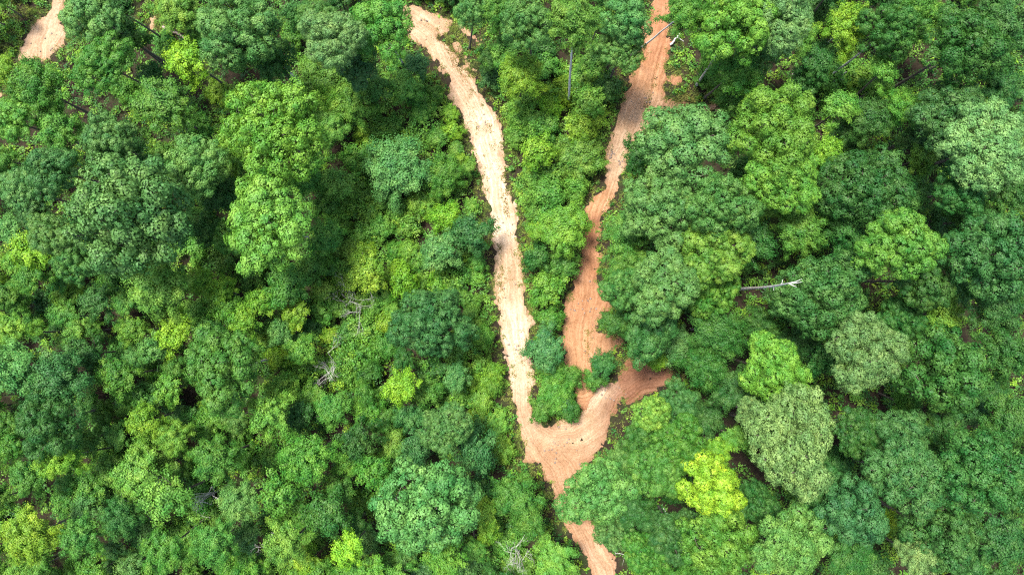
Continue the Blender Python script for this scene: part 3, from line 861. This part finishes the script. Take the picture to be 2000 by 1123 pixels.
# ------------------------------------------------------------------ undergrowth: a mass of low leaves nobody could count
ur = np.random.default_rng(77)
NU = 30000
ux = ur.uniform(-64, 58, NU); uy = ur.uniform(-35, 35, NU)
d = soil_dist(ux, uy)
dens = fbm(ux * 0.16, uy * 0.16, 91)
lowmask = sdf_polys([np.array([unproject(*p) for p in P]) for P in LOW], ux, uy) < 0.5
left = ux < 4.0 + 0.15 * uy
stand = ((ux < -21.0) & (uy > 3.5)) | (ux > 22.0)
carpet = (lowmask | (left & (dens > 0.30))) & ~stand
prob = np.where(lowmask, 1.0, np.where(carpet, 0.82, np.where(stand, 0.42, 0.36) + 0.45 * smooth(0.34, 0.52, dens))) * smooth(-0.1, 0.7, d + (fbm(ux * 0.8, uy * 0.8, 95) - 0.5) * 1.4)
k = ur.random(NU) < prob
ux, uy, d, lowmask, carpet = ux[k], uy[k], d[k], lowmask[k], carpet[k]
nu = len(ux)
hump = smooth(0.25, 0.8, fbm(ux * 0.55, uy * 0.55, 97, 3))
uh = (0.15 + hump * np.where(carpet, 2.3, 1.0)) * smooth(0.0, 2.6, d) + 0.10
uh *= ur.uniform(0.55, 1.25, nu)
urad = ur.uniform(0.26, 0.58, nu) * (0.5 + 0.5 * smooth(0, 1.5, d))
cnt = (ur.uniform(20, 36, nu) * (urad / 0.45) ** 1.7 + 5).astype(int)
ci = np.repeat(np.arange(nu), cnt)
n = len(ci)
dr = sphere_dirs(n, ur, -0.3)
pos = np.stack([ux, uy, ground_z(ux, uy) + uh], -1)[ci] + dr * (urad[ci] * ur.uniform(0.4, 1.15, n))[:, None] * np.array((1, 1, 0.6))
pos[:, 2] = np.maximum(pos[:, 2], ground_z(pos[:, 0], pos[:, 1]) + 0.06)
nrm = dr * 0.4 + np.array((0, 0, 0.7)) + ur.normal(0, 0.35, (n, 3))
pal = np.array([COLORS[c] for c in 'glgdylg'])
lowpal = np.array([COLORS[c] for c in 'lglyllg'])
pc = np.where(lowmask[:, None], lowpal[ur.integers(0, 7, nu)], pal[(fbm(ux * 0.3, uy * 0.3, 99) * 3 + ur.random(nu) * 4.2).astype(int).clip(0, 6)]) * ur.uniform(0.8, 1.2, (nu, 1))
me = leaves_to_mesh('undergrowth', pos, nrm, 0.17 * ur.uniform(0.6, 1.4, n), ur.random(nu)[ci], plant=pc[ci], mat=PLANT, r=ur)
o = link('undergrowth', me)
o['kind'] = 'stuff'; o['label'] = 'dense low green undergrowth covering the forest floor between the trees'; o['category'] = 'undergrowth'
print('undergrowth leaves', n)

# ------------------------------------------------------------------ grass of the verges and weeds on the tracks
def blades(name, bx, by, height, spread, per, color, label, seed, zoff=0.0):
    r = np.random.default_rng(seed)
    m = len(bx)
    ci = np.repeat(np.arange(m), per); n = len(ci)
    x = bx[ci] + r.normal(0, spread, n); y = by[ci] + r.normal(0, spread, n)
    z = ground_z(x, y) + zoff
    h = height[ci] * r.uniform(0.5, 1.3, n)
    a = r.uniform(0, 6.28, n); lean = h * r.uniform(0.4, 1.1, n)
    wd = 0.026 + 0.026 * r.random(n)
    ca, sa = np.cos(a), np.sin(a)
    b0 = np.stack([x - sa * wd, y + ca * wd, z], -1); b1 = np.stack([x + sa * wd, y - ca * wd, z], -1)
    tip = np.stack([x + ca * lean, y + sa * lean, z + h], -1)
    V = np.stack([b0, b1, tip], 1).reshape(-1, 3)
    Tt = np.arange(n * 3).reshape(-1, 3)
    col = np.concatenate([color[ci] * r.uniform(0.7, 1.3, (n, 1)), np.ones((n, 1))], 1)
    me = np_mesh(name, V, Tt, PLANT, {'leaf': ('FACE', 'FLOAT', r.random(n)), 'clump': ('FACE', 'FLOAT', np.repeat(r.random(m), per)), 'plant': ('FACE', 'FLOAT_COLOR', col)})
    o = link(name, me)
    o['kind'] = 'stuff'; o['label'] = label; o['category'] = 'grass'


VERGE = [np.array([unproject(*p) for p in P]) for P in (
    [(855, 60), (900, 45), (970, 75), (985, 120), (1000, 220), (1010, 330), (990, 330), (965, 225), (940, 185), (905, 125)],
    [(-40, -30), (118, -30), (70, 60), (40, 130), (-40, 130)],
    [(1008, 380), (1030, 400), (1040, 560), (1060, 640), (1050, 720), (1036, 700), (1024, 600), (1012, 500)],
    [(1296, 120), (1330, 130), (1400, 200), (1370, 235), (1300, 225)],
    [(985, 800), (1020, 850), (1030, 920), (985, 915), (975, 860)])]
vr = np.random.default_rng(55)
vx = vr.uniform(-62, 30, 60000); vy = vr.uniform(-22, 36, 60000)
dv = sdf_polys(VERGE, vx, vy); ds = soil_dist(vx, vy)
keep = ((dv < 0.2) | ((ds < 1.5) & (vr.random(60000) < 0.6))) & (ds + (fbm(vx * 0.9, vy * 0.9, 13) - 0.5) * 1.8 > -0.15)
vx, vy = vx[keep], vy[keep]
mixv = fbm(vx * 0.7, vy * 0.7, 41)[:, None]
vc = np.array((0.11, 0.20, 0.03)) * mixv + np.array((0.20, 0.20, 0.065)) * (1 - mixv)
blades('verge_grass', vx, vy, vr.uniform(0.10, 0.30, len(vx)), 0.12, 13, vc, 'short olive and straw-coloured grass along the edges of the tracks', 56)

lines = [[(845, 70), (870, 105), (900, 150), (925, 190), (948, 240), (966, 300), (980, 360), (992, 430), (995, 500), (1000, 560)], [(812, 40), (850, 60), (880, 95), (905, 135)], [(905, 150), (925, 215), (945, 280), (960, 340)],
         [(1283, 130), (1272, 165), (1262, 205), (1258, 230)], [(1226, 290), (1215, 330)], [(1150, 640), (1150, 690)], [(975, 470), (985, 530), (975, 580)], [(1005, 640), (1012, 700), (1020, 740)]]
wx, wy = [], []
for ln in lines:
    ln = np.array(ln, float)
    for a, b in zip(ln[:-1], ln[1:]):
        nn = int(np.linalg.norm(b - a) * 0.9)
        t = vr.random(nn)[:, None]
        p = a + (b - a) * t + vr.normal(0, 5.0, (nn, 2))
        q = np.array([unproject(*u) for u in p]).reshape(-1, 2)
        keepn = fbm(q[:, 0] * 0.8, q[:, 1] * 0.8, 15) > 0.42
        wx += list(q[keepn, 0]); wy += list(q[keepn, 1])
wx, wy = np.array(wx), np.array(wy)
mixw = vr.random((len(wx), 1))
wc = np.array((0.13, 0.17, 0.03)) * mixw + np.array((0.22, 0.16, 0.06)) * (1 - mixw)
blades('track_weeds', wx, wy, vr.uniform(0.06, 0.15, len(wx)), 0.10, 7, wc, 'thin straw-coloured weeds in strips along the middle of the tracks', 57, zoff=0.03)

# clods and stones strewn on the tracks
cr_ = np.random.default_rng(31)
cpts = []
for (px, py, sp, n_) in [(1196, 300, 5, 10), (1203, 318, 8, 9), (1215, 318, 5, 8), (940, 240, 14, 5), (965, 320, 12, 5), (830, 50, 18, 7), (1000, 560, 12, 6), (1010, 680, 10, 12), (1090, 860, 30, 22), (1140, 600, 18, 16), (1190, 770, 14, 14), (1150, 690, 12, 10), (1265, 200, 12, 12), (985, 450, 12, 5), (80, 80, 18, 12)]:
    for _k in range(n_):
        p = cr_.normal(0, sp, 2)
        cpts.append((*unproject(px + p[0], py + p[1]), cr_.uniform(0.05, 0.14)))
ico_v = np.array([(0, 0, 1), (0.9, 0, 0.3), (0.28, 0.85, 0.3), (-0.72, 0.53, 0.3), (-0.72, -0.53, 0.3), (0.28, -0.85, 0.3), (0, 0, -0.6)])
ico_f = np.array([(0, 1, 2), (0, 2, 3), (0, 3, 4), (0, 4, 5), (0, 5, 1), (6, 2, 1), (6, 3, 2), (6, 4, 3), (6, 5, 4), (6, 1, 5)])
V = []; F = []
for k, (x, y, s) in enumerate(cpts):
    V.append(ico_v * s * cr_.uniform(0.7, 1.25, ico_v.shape) + np.array((x, y, 0.05))); F.append(ico_f + 7 * k)
o = link('soil_clods', np_mesh('soil_clods', np.concatenate(V), np.concatenate(F), BROWNWOOD))
o['kind'] = 'stuff'; o['label'] = 'small dark clods and stones strewn over the tracks'; o['category'] = 'stones'

# ------------------------------------------------------------------ dead wood
def grow(r, p, d, length, rad, depth, out, droop=0.0, fork=3):
    n = 4
    pts = [p]; rads = [rad]
    for k in range(n):
        d = d + r.normal(0, 0.13, 3) + np.array((0, 0, droop)); d = d / np.linalg.norm(d)
        pts.append(pts[-1] + d * length / n); rads.append(rad * (1 - 0.55 * (k + 1) / n))
    out.append((pts, rads))
    if depth > 0:
        for k in range(fork):
            t = r.uniform(0.35, 1.0)
            j = t * n; i0 = min(int(j), n - 1)
            q = np.array(pts[i0]) + (np.array(pts[i0 + 1]) - np.array(pts[i0])) * (j - i0)
            nd = d + r.normal(0, 0.65, 3); nd = nd / np.linalg.norm(nd)
            grow(r, q, nd, length * r.uniform(0.45, 0.7), rad * 0.5, depth - 1, out, droop, fork)


def dead_tree(px, py, h, spread, seed, label, mat=DEADWOOD, depth=3, rad=0.09):
    r = np.random.default_rng(seed)
    cx, cy = unproject(px, py, h * 0.8)
    root = bpy.data.objects.new('dead_tree', None); COL.objects.link(root)
    z = float(ground_z(cx, cy)); root.location = (cx, cy, z)
    root['label'] = label; root['category'] = 'dead tree'; root['group'] = 'bare dead trees'
    v, q = tubes_np([([(0, 0, -0.1), (0.1, 0.05, h * 0.35), (0.0, -0.1, h * 0.7)], [rad * 1.5, rad * 1.2, rad * 0.9])], 7)
    tko = link('trunk', np_mesh('dead_trunk', v, None, mat, quads=q, smooth_shade=True), root)
    paths = []
    for k in range(9):
        a = r.uniform(0, 6.28)
        d = np.array((math.cos(a), math.sin(a), r.uniform(0.0, 0.7))); d /= np.linalg.norm(d)
        st = np.array((r.normal(0, spread * 0.35), r.normal(0, spread * 0.35), h * r.uniform(0.55, 0.9)))
        paths.append(([(0, 0, h * 0.45), st * 0.55 + np.array((0, 0, h * 0.2)), st], [rad * 0.8, rad * 0.7, rad * 0.6]))
        grow(r, st, d, spread * r.uniform(0.4, 1.0), rad * 0.6, depth, paths)
    v, q = tubes_np(paths, 4)
    link('branch_frame', np_mesh('dead_branch', v, None, mat, quads=q, smooth_shade=True), tko)


dead_tree(695, 590, 4.0, 2.1, 1, 'bare dead tree with dense whitish twigs left of the centre, beside a yellow-green tree', depth=4, rad=0.032)
dead_tree(650, 715, 4.2, 1.7, 2, 'bare whitish dead tree left of the lime tree near the fork', depth=4, rad=0.028)
dead_tree(280, 945, 8.6, 2.0, 3, 'leafless tree with white forking branches at lower left', depth=3, rad=0.05)
dead_tree(395, 975, 8.0, 1.6, 4, 'thin leafless grey tree right of the white forking branches at lower left', depth=3, rad=0.036)
dead_tree(1012, 1085, 4.2, 1.8, 5, 'bare dead tree with whitish twigs left of the track at the bottom edge', depth=4, rad=0.032)
dead_tree(540, 1065, 8.8, 1.2, 6, 'small whitish dead tree by the bottom edge, left of the lime tree', depth=3, rad=0.028)

# the tall white snag right of the tracks
b0 = unproject(1436, 566, 0.0)
t0 = unproject(1536, 549, 16.0)
root = bpy.data.objects.new('standing_snag', None); COL.objects.link(root)
root.location = (b0[0], b0[1], float(ground_z(*b0)))
root['label'] = 'bare white standing snag with a forked tip among the right-hand trees'; root['category'] = 'dead tree'
dx, dy = t0 - b0
pts = [(dx * t + 0.12 * math.sin(5 * t), dy * t + 0.12 * math.cos(4 * t) - 0.12, 16.2 * t) for t in np.linspace(0, 1, 9)]
v, q = tubes_np([(pts, np.array([0.17, 0.155, 0.145, 0.13, 0.12, 0.105, 0.09, 0.075, 0.05]))], 8)
tk = link('trunk', np_mesh('snag_trunk', v, None, DEADWOOD, quads=q, smooth_shade=True), root)
top = np.array(pts[-1])
paths = []
for a, up, ln, st in ((0.35, 0.5, 0.9, 8), (-0.5, 0.3, 0.6, 8), (0.1, 1.2, 0.7, 8), (1.3, 0.5, 0.45, 7), (-1.6, 0.3, 0.35, 6)):
    dd = np.array((math.cos(a), math.sin(a), up)) * ln; p0 = np.array(pts[st])
    paths.append(([p0, p0 + dd * 0.5 + np.array((0.03, -0.04, 0.05)), p0 + dd], [0.042, 0.03, 0.012]))
for vpts in paths:
    v, q = tubes_np([vpts], 6)
    link('branch', np_mesh('snag_branch', v, None, DEADWOOD, quads=q, smooth_shade=True), tk)


def log(px0, py0, px1, py1, z0, z1, rad, label, mat=BROWNWOOD, seed=0, name='fallen_log'):
    r = np.random.default_rng(seed)
    a = np.array((*unproject(px0, py0, z0), z0)); b = np.array((*unproject(px1, py1, z1), z1))
    a[2] += float(ground_z(a[0], a[1])); b[2] += float(ground_z(b[0], b[1]))
    t = np.linspace(0, 1, 7)[:, None]
    pts = (b - a) * t + np.concatenate([r.normal(0, 0.05, (7, 2)), np.zeros((7, 1))], 1)
    root = bpy.data.objects.new(name, None); COL.objects.link(root); root.location = a
    root['label'] = label; root['category'] = 'log'; root['group'] = 'fallen dead wood'
    v, q = tubes_np([(pts, np.linspace(rad, rad * 0.55, 7))], 8)
    so = link('stem', np_mesh('log_stem', v, None, mat, quads=q, smooth_shade=True), root)
    p = pts[4]; dd = np.cross((b - a) / np.linalg.norm(b - a), (0, 0, 1)) + np.array((0, 0, 0.4))
    v, q = tubes_np([([p, p + dd * 0.5, p + dd * 0.95], [rad * 0.4, rad * 0.3, rad * 0.12])], 6)
    link('branch_stub', np_mesh('log_stub', v, None, mat, quads=q, smooth_shade=True), so)


log(1309, 88, 1329, 66, 0.3, 1.0, 0.12, 'short pale log lying beside the right edge of the red track near the top', DEADWOOD, 1)
log(318, 52, 400, 98, 0.25, 0.3, 0.16, 'long brown fallen log in the dark gap near the top left', BROWNWOOD, 2)
log(632, 128, 630, 182, 0.6, 0.2, 0.13, 'pale brown broken log left of the pale track, below the grey-green tree', BROWNWOOD, 3)
log(1610, 178, 1652, 142, 0.4, 3.0, 0.09, 'thin grey pole leaning in a dark gap at the upper right', DEADWOOD, 4)
log(1295, 990, 1303, 1008, 0.5, 0.6, 0.06, 'short thin grey stick below and left of the lime-yellow tree', DEADWOOD, 5)
log(1200, 1079, 1230, 1087, 3.5, 3.0, 0.028, 'thin pale branch sticking out beside the track at the bottom', DEADWOOD, 6)
log(450, 588, 455, 600, 4.0, 2.5, 0.06, 'short pale stick below the small yellow-green tree at left', DEADWOOD, 7)
